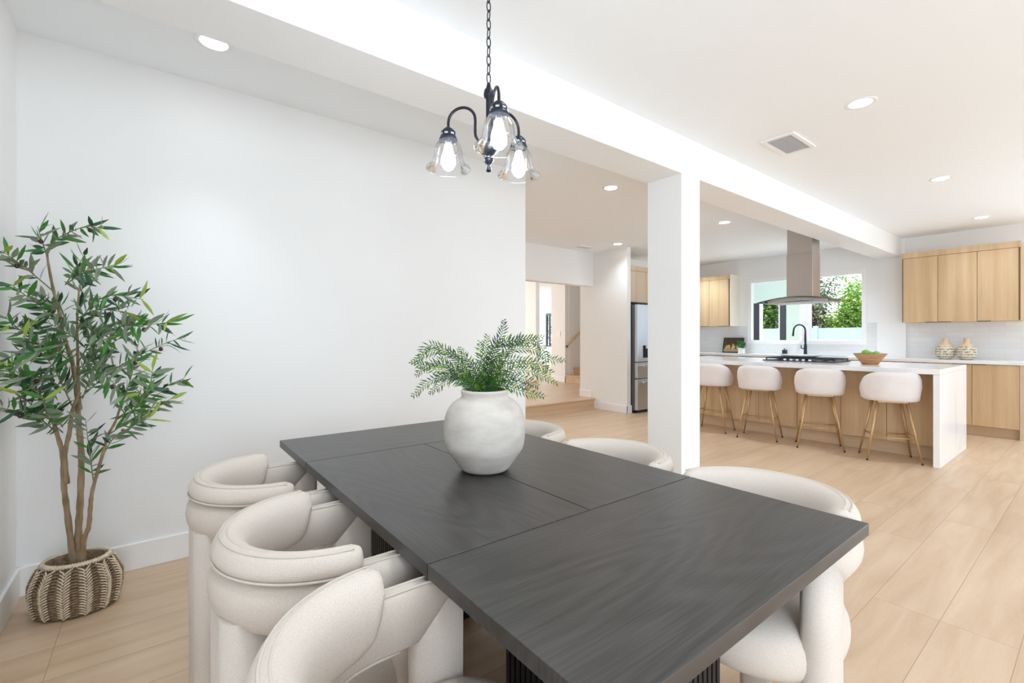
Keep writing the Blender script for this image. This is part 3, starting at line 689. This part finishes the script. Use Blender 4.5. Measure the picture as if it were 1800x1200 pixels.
for i, (x, y, rz, lab) in enumerate(chairs):
    o = chair if i == 0 else copy_tree(chair)
    o.location = (x, y, 0); o.rotation_euler = (0, 0, rz); tag(o, lab, group='cream barrel chairs around the dining table')

# ---------------------------------------------------------------- vase and fern
VX, VY = .915, 1.345
vs = MB().lathe([(.001,.001),(.078,.001),(.084,.006),(.104,.034),(.121,.060),(.134,.074),(.141,.105),(.1445,.15),(.140,.192),(.124,.226),(.100,.246),(.084,.252),(.080,.262),(.084,.272),(.085,.279),(.078,.283),(.071,.278),(.071,.25),(.09,.22),(.10,.12),(.07,.05),(.001,.04)], (VX,VY,TZ), 64).build('vase', M_ceramic, sub=1)
tag(vs, 'rounded matt white stoneware vase holding the fern on the table', 'vase')
random.seed(11)
D0 = 1.635
fern = thing('fern_arrangement', 'bunch of feathery green fern fronds spilling from the stoneware vase', 'fern', (VX,VY,TZ+.20))
FO = Vector((VX,VY,TZ+.20))
fronds = [[(835,688),(800,630),(765,615),(722,638)], [(838,688),(800,628),(760,606),(742,622),(736,642)], [(840,688),(790,645),(755,640),(731,660)], [(838,688),(800,655),(760,648),(722,636)],
 [(836,690),(800,662),(760,668),(725,697)], [(836,690),(805,668),(780,672),(755,692)], [(842,688),(828,650),(808,610)], [(848,688),(846,640),(843,600)], [(850,688),(850,640),(857,588)],
 [(850,688),(862,620),(881,590),(886,562)], [(850,688),(870,620),(900,598),(956,592)], [(855,688),(895,610),(940,600),(958,625),(958,655)], [(858,688),(885,625),(930,612),(965,630),(994,633)],
 [(858,688),(890,655),(930,652),(980,674)], [(858,688),(890,664),(925,668),(947,680)], [(856,690),(885,678),(920,688),(957,698)], [(856,690),(895,672),(932,682)], [(854,688),(880,640),(925,634),(948,652)],
 [(846,688),(815,655),(780,640),(755,645)], [(844,688),(815,662),(780,660),(765,668)], [(852,688),(880,652),(915,640),(947,640),(970,655)], [(852,688),(868,650),(880,625)], [(848,688),(838,655),(826,640)],
 [(845,688),(825,665),(806,655)], [(855,688),(875,668),(905,660)], [(850,688),(858,660),(862,632)], [(842,688),(815,672),(790,668)], [(858,690),(882,680),(905,682)], [(848,690),(845,670),(838,650)], [(853,690),(868,672),(890,650)], [(850,688),(872,610),(905,600),(930,606)], [(846,688),(830,640),(800,622),(770,628)]]
for i, fr_ in enumerate(fronds):
    dd = random.uniform(-.13, .13); b = MB(); n = len(fr_)
    pts = []
    for j, (u, v) in enumerate(fr_):
        t_ = j/(n-1); pts.append(at(u, v + (3 if j == 0 else 0), D0 + dd*t_**.8 + (random.uniform(-.02,.02) if j == 0 else 0)) - FO)
    p0 = Vector((random.uniform(-.02,.02), random.uniform(-.02,.02), -.06))
    P = spline([p0] + pts, 10)
    b.mi = 1; b.tube(P, [.0016*(1-.6*k/len(P)) for k in range(len(P))], 4)
    tot = sum((P[k+1]-P[k]).length for k in range(len(P)-1)); step = .0105; acc = 0; dist_ = 0
    side = 1
    base_mi = random.choice((0,0,1,1,0))
    for k in range(10, len(P)-1):
        seg = P[k+1]-P[k]; L_ = seg.length; s_ = 0
        while acc < L_:
            q = P[k] + seg*(acc/L_); tdir = seg.normalized()
            frac = (k + acc/L_ - 10)/(len(P)-11)
            cross = tdir.cross(FW*1.0 + Vector((random.uniform(-.5,.5), random.uniform(-.5,.5), random.uniform(-.5,.5)))).normalized()
            ln = (.027 if frac < .75 else .027*(1.15-frac)/.4) * random.uniform(.7,1.25)
            b.mi = base_mi if random.random() < .7 else (2 if random.random() < .5*frac+.15 else 0)
            leaf_quad(b, q, tdir*random.uniform(.5,1.1) + cross*side + Vector((0,0,.1)), cross.cross(tdir)+Vector((.2,.1,.3)), ln, .0050, .1, 2)
            side = -side; acc += step*.5
        acc -= L_
    b.build('frond', M_greens, fern)

# ---------------------------------------------------------------- olive tree and basket
random.seed(3)
BX, BY = -.285, 2.86
bk = thing('woven_basket', 'brown and cream woven seagrass basket on the floor around the olive tree', 'basket', (BX,BY,0), math.radians(-15))
def brad(z): return .108 + .030*math.sin(PI*min(1, (z+.03)/.29))**.9 - .02*max(0,(z-.14)/.1)
BH = .225; rows = 17; cols = 22
b = MB(); b.lathe([(.001,.003),(.09,.003),(.105,.008)] + [(brad(z)-.006, z) for z in [BH*k/10 for k in range(1,11)]] + [(brad(BH)-.014,BH),(brad(.1)-.016,.1),(.09,.012)], n=44, sx=1.12, sy=.88)
b.build('inner_wall', M_bask_d, bk)
bd, bl = MB(), MB()
def bp(a, z, off=0): r = brad(z)+off; return Vector((r*math.cos(a)*1.12, r*math.sin(a)*.88, z))
NS = 26
for c in range(NS):
    a0 = 2*PI*c/NS; w_ = 2*PI/NS
    for r_ in range(rows):
        z = .012 + (BH-.024)*r_/rows
        if c % 2 == 0:     # brown twisted wefts
            bd.tube([bp(a0-.02, z, .0), bp(a0+w_*.5, z+.004, .006), bp(a0+w_+.02, z, .0)], .0056, 5)
        else:              # cream chevrons
            m_ = a0+w_*.5
            bl.tube([bp(a0-.05, z+.012, .002), bp(a0+w_*.3, z+.005, .008), bp(m_, z-.004, .010)], .0036, 5)
            bl.tube([bp(m_, z-.004, .010), bp(a0+w_*.75, z+.006, .009), bp(a0+w_+.06, z+.015, .002)], .0036, 5)
            bd.tube([bp(a0, z, -.002), bp(a0+w_, z, -.002)], .0055, 4)
bd.build('brown_weave', M_bask_d, bk); bl.build('cream_chevron_weave', M_bask_l, bk)
b = MB(); b.tube([bp(2*PI*k/48, BH, .0) for k in range(49)], .008, 6)
for k in range(70):
    a = 2*PI*k/70; b.tube([bp(a-.03, BH-.007, .006), bp(a+.03, BH+.008, .0), bp(a+.07, BH-.003,-.008)], .0032, 4)
b.build('rim', M_bask_l, bk)

DT = 2.085
tree = thing('olive_tree', 'tall artificial olive tree with slim trunks and small dark fruit in the corner', 'tree', (BX,BY,.0))
TO_ = Vector((BX,BY,0))
def tp(u, v, dd=0): 
    p = at(u, v, DT+dd); p.x = max(p.x, XL+.035); return p - TO_
MB().lathe([(.001,.014),(.07,.014),(.075,.06),(.001,.07)], n=24).build('root_ball', M_soil, tree)
trunks = [([(129,1040),(128,985),(118,900),(112,850),(110,800),(100,762),(95,745)], .0135, .007, 0),
          ([(138,1040),(137,990),(138,930),(141,880),(143,800),(138,740),(136,700),(128,640),(112,590),(105,550),(94,510),(86,470),(82,440)], .0155, .004, .02),
          ([(146,1040),(147,955),(156,925),(159,890),(163,860),(180,800),(190,765),(204,738),(215,700)], .011, .004, -.02),
          ([(118,850),(114,800),(122,760),(128,720),(140,690)], .010, .007, .0),
          ([(141,720),(138,690),(137,640),(136,590),(136,550),(140,500)], .008, .003, .01)]
for pts, r0, r1, dd in trunks:
    P = spline([tp(u, v, dd) for u, v in pts], 6); n = len(P)
    MB().tube(P, [(r0 + (r1-r0)*k/(n-1))*(1+.10*math.sin(k*1.9)) for k in range(n)], 10).build('trunk', M_bark, tree)
br = [[(83,450),(76,430),(66,398)], [(83,447),(100,420),(150,398),(180,402)], [(94,512),(50,475),(2,440)], [(110,560),(60,530),(20,500)], [(115,500),(135,470),(150,445)], [(115,500),(150,478),(206,466)],
 [(130,600),(150,550),(190,520),(252,526)], [(136,560),(142,525),(146,492)], [(135,640),(180,575),(240,573),(300,566)], [(140,700),(200,650),(270,612),(322,592)], [(140,660),(170,610),(188,572)],
 [(120,600),(70,580),(15,572)], [(120,620),(60,605),(8,635)], [(115,640),(50,592),(-5,556)], [(130,720),(90,640),(40,590)], [(110,750),(65,690),(-4,650)], [(100,760),(60,730),(0,716)], [(97,745),(60,690),(18,640)],
 [(204,738),(222,690),(236,640),(244,600)], [(204,738),(250,700),(285,682),(324,664)], [(190,765),(225,740),(270,716),(302,700)], [(165,850),(158,800),(150,735)], [(140,650),(180,655),(222,700)], [(145,700),(160,660),(178,630)],
 [(136,620),(115,640),(95,655),(84,690)], [(180,800),(205,765),(262,735)], [(135,560),(170,545),(222,548)], [(112,590),(90,550),(72,515)], [(120,690),(80,665),(45,662)], [(136,650),(170,620),(215,590),(235,560)],
 [(115,560),(100,530),(85,560)], [(110,760),(85,735),(75,700)], [(128,640),(90,610),(60,620)], [(136,560),(160,580),(190,600)], [(100,745),(60,715),(35,690)], [(204,738),(240,715),(262,680),(268,650)], [(140,600),(110,580),(70,560)]]
fruit = []
for i, pl in enumerate(br):
    dd = random.uniform(-.26, .12) if pl[-1][0] > 60 else random.uniform(-.34, -.2); b = MB(); n = len(pl)
    P = spline([tp(u, v, dd*(j/(n-1))) for j, (u, v) in enumerate(pl)], 9)
    b.mi = 4; b.tube(P, [.0030*(1-.65*k/len(P)) for k in range(len(P))], 5)
    acc = 0; step = .0118; sd = 1
    skip = 3 if i not in (2,) else 5
    for k in range(skip, len(P)-1):
        seg = P[k+1]-P[k]; L_ = seg.length
        while acc < L_:
            q = P[k]+seg*(acc/L_); td = seg.normalized(); fr2 = k/(len(P)-1)
            rv = Vector((random.gauss(0,1), random.gauss(0,1), random.gauss(0,.6))).normalized(); cs = (RT*sd*random.uniform(.2,1)+rv*.8+Vector((0,0,sd*.6))); cs = (cs - td*cs.dot(td)).normalized()
            dr = td*random.uniform(.45,1.1) + cs
            b.mi = 3 if (fr2 > .9 and random.random() < .5) else random.choice((0,0,1,1,1,2))
            leaf_quad(b, q, dr, rv, random.uniform(.055,.092), random.uniform(.0135,.0205), random.uniform(-.15,.35))
            sd = -sd; acc += step*random.uniform(.6,1.3)
        acc -= L_
    for vtx in b.bm.verts:
        if vtx.co.x + BX < XL+.006: vtx.co.x = XL+.006-BX
        if vtx.co.y + BY > YB-.006: vtx.co.y = YB-.006-BY
    if len(P) > 12 and i % 2 == 0 or i in (1,5,9,19): fruit.append(P[int(len(P)*.72)] + Vector((.0,.0,-.018)))
    b.build('leafy_branch', M_leaf + [M_twig], tree)
for q in fruit[:20]: MB().ell(q, (.0085,.0085,.0105), 10, 6).build('olive_fruit', M_olive, tree)

# ---------------------------------------------------------------- chandelier
CX, CY = .925, 1.335
ch = thing('chandelier', 'dark bronze three arm chandelier with clear bell glass shades on a chain', 'chandelier', (CX,CY,1.80))
b = MB(); b.lathe([(.001,.005),(.008,.006),(.010,.016),(.005,.026),(.012,.034),(.018,.042),(.018,.050),(.010,.056),(.020,.062),(.034,.076),(.038,.094),(.034,.108),(.020,.118),(.0095,.124),(.0095,.262),(.016,.266),(.018,.276),(.016,.290),(.009,.300),(.006,.316),(.001,.318)], n=28)
b.build('stem', M_bronze, ch)
b = MB(); z = .318; k = 0
while z < CZ-1.80-.03:
    Lh, Wd = .0195, .0075; ax = Vector((1,0,0)) if k % 2 == 0 else Vector((0,1,0))
    pts = [ax*(Wd*math.cos(2*PI*j/12)) + Vector((0,0,z+Lh*.8+Lh*math.sin(2*PI*j/12))) for j in range(13)]
    b.tube(pts, .0019, 6); z += .0315; k += 1
b.build('chain', M_bronze, ch)
MB().lathe([(.001,CZ-1.80-.035),(.03,CZ-1.80-.03),(.06,CZ-1.80-.001)], n=28).build('ceiling_canopy', M_bronze, ch)
arms = []
for la, da in ((-.147,.039),(.040,-.147),(.107,.108)):
    d = RT*la + FW*da; d.z = 0; arms.append(d)
for d in arms:
    r = d.length; u_ = d.normalized()
    pth = [u_*.030 + Vector((0,0,.105)), u_*.048 + Vector((0,0,.135)), u_*.050+Vector((0,0,.17))]
    for k in range(9):
        a = PI - PI*k/8; pth.append(u_*((r+.05)/2 + (r-.05)/2*math.cos(a)) + Vector((0,0,.195+.048*math.sin(a))))
    pth.append(u_*r + Vector((0,0,.176)))
    ar = MB().tube(spline(pth, 3), .0052, 8).build('arm', M_bronze, ch)
    c = (d.x, d.y, 0)
    hb_ = MB().lathe([(.001,.180),(.008,.179),(.016,.173),(.026,.162),(.028,.156),(.028,.144),(.032,.138),(.033,.132),(.010,.131),(.010,.118),(.001,.118)], c, 28).build('socket_cap', M_bronze, ch)
    b = MB()
    for q in range(8):
        a = 2*PI*q/8; M_ = Matrix.Translation(Vector(c)+Vector((0,0,.150))) @ Matrix.Rotation(a, 4, 'Z'); b.box((.0275,-.006,-.0028),(.0288,.006,.0028), M_)
    b.build('cap_slots', M_steel, hb_)
    MB().lathe([(.029,.134),(.040,.122),(.048,.105),(.0515,.085),(.053,.068),(.058,.052),(.068,.040),(.078,.033),(.081,.030),(.0795,.028)], c, 48).build('glass_shade', M_glass, ch, sub=1)
    bb_ = MB().lathe([(.001,.022),(.012,.025),(.022,.036),(.027,.052),(.026,.068),(.019,.088),(.014,.104),(.013,.122),(.001,.123)], c, 24).build('bulb', M_bulb, ch, sub=1)

# ---------------------------------------------------------------- outside
struct('ground_outside', [((8.85,-6,-.3),(40,26,-.1))], mat('pale_paving', (.55,.54,.50), .9))
fe = thing('vinyl_fence', 'white vinyl fence panels along the garden boundary outside the kitchen window', 'fence', (16,6,-.1))
for k in range(7):
    y = -7.1 + k*2.6 - 1.18
    MB().box((-.06,y-.06,0),(.06,y+.06,1.66)).build('post', M_vinyl, fe, .004)
    if k < 6:
        MB().box((-.02,y+.06,.1),(.02,y+2.54,1.50)).build('fence_panel', M_vinyl, fe); MB().box((-.035,y+.06,1.50),(.035,y+2.54,1.60)).build('top_rail', M_vinyl, fe)
random.seed(9)
def shrub(name, lab, cat, c, r, n, mats, leaf=.16, bend=0):
    t = thing(name, lab, cat, (c[0],c[1],-.1), group='trees and shrubs beyond the fence')
    b = MB(); cl = [Vector((random.gauss(0,.5)*r[0], random.gauss(0,.5)*r[1], random.gauss(0,.5)*r[2])) for _ in range(14)]
    for k in range(n):
        base_ = random.choice(cl); v = base_*.85 + Vector((random.gauss(0,.28)*r[0], random.gauss(0,.28)*r[1], random.gauss(0,.28)*r[2]))
        p = Vector((0,0,c[2]+.1)) + v
        if p.z < .05: continue
        b.mi = random.randrange(len(mats))
        leaf_quad(b, p, Vector((random.gauss(0,1),random.gauss(0,1),random.gauss(0,.6))), Vector((random.gauss(0,1),random.gauss(0,1),random.gauss(0,1)+1)), leaf*random.uniform(.7,1.3), leaf*.55, .2, 2)
    b.build('foliage', mats, t)
    MB().tube(spline([(0,bend,0),(.02,bend*.98,c[2]*.75),(0,bend*.4,c[2]+.1),(0,0,c[2]+.3)], 4), .035 if bend else .06, 7).build('trunk', M_bark, t)
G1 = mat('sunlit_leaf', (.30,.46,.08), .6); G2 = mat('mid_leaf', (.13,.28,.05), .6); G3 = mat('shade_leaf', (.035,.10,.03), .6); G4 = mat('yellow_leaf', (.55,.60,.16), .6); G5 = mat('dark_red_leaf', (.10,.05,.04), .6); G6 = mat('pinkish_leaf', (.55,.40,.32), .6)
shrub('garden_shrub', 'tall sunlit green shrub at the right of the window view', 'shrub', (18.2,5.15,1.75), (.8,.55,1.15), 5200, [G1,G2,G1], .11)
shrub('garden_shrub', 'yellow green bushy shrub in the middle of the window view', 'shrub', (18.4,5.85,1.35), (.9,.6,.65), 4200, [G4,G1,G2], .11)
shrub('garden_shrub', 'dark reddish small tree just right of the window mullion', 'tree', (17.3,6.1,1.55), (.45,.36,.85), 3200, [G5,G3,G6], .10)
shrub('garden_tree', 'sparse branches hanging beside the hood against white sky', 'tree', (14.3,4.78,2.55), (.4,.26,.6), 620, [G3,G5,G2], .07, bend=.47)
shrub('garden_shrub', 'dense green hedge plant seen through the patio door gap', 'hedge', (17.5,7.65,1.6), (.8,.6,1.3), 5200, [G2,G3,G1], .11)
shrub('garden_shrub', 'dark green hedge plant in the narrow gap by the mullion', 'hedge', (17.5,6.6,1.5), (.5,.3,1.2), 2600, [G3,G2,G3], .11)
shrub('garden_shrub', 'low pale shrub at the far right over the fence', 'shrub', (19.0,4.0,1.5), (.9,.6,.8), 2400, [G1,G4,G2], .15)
shrub('garden_shrub', 'green hedge outside the far room window beyond the hall', 'hedge', (13.6,13.9,1.5), (.5,1.4,1.2), 2600, [G2,G3,G1], .13)
pw = thing('patio_doorway', 'white outdoor wall with dark framed doorway seen in the left window pane', 'patio doorway', (10.5,4.2,-.1))
MB().box((0,-.36,2.07),(.15,.75,3.3)).build('lintel_wall', M_stucco, pw)
MB().box((0,-.285,0),(.15,-.025,2.07)).build('wall_pier', M_stucco, pw)
MB().box((0,-.01,0),(.10,.10,2.07)).build('dark_jamb', M_dframe, pw); MB().box((0,.103,0),(.08,.125,2.07)).build('white_jamb', M_trim, pw)
MB().box((0,.48,0),(.08,.52,2.07)).build('white_jamb', M_trim, pw); MB().box((0,.525,0),(.10,.66,2.07)).build('dark_jamb', M_dframe, pw)
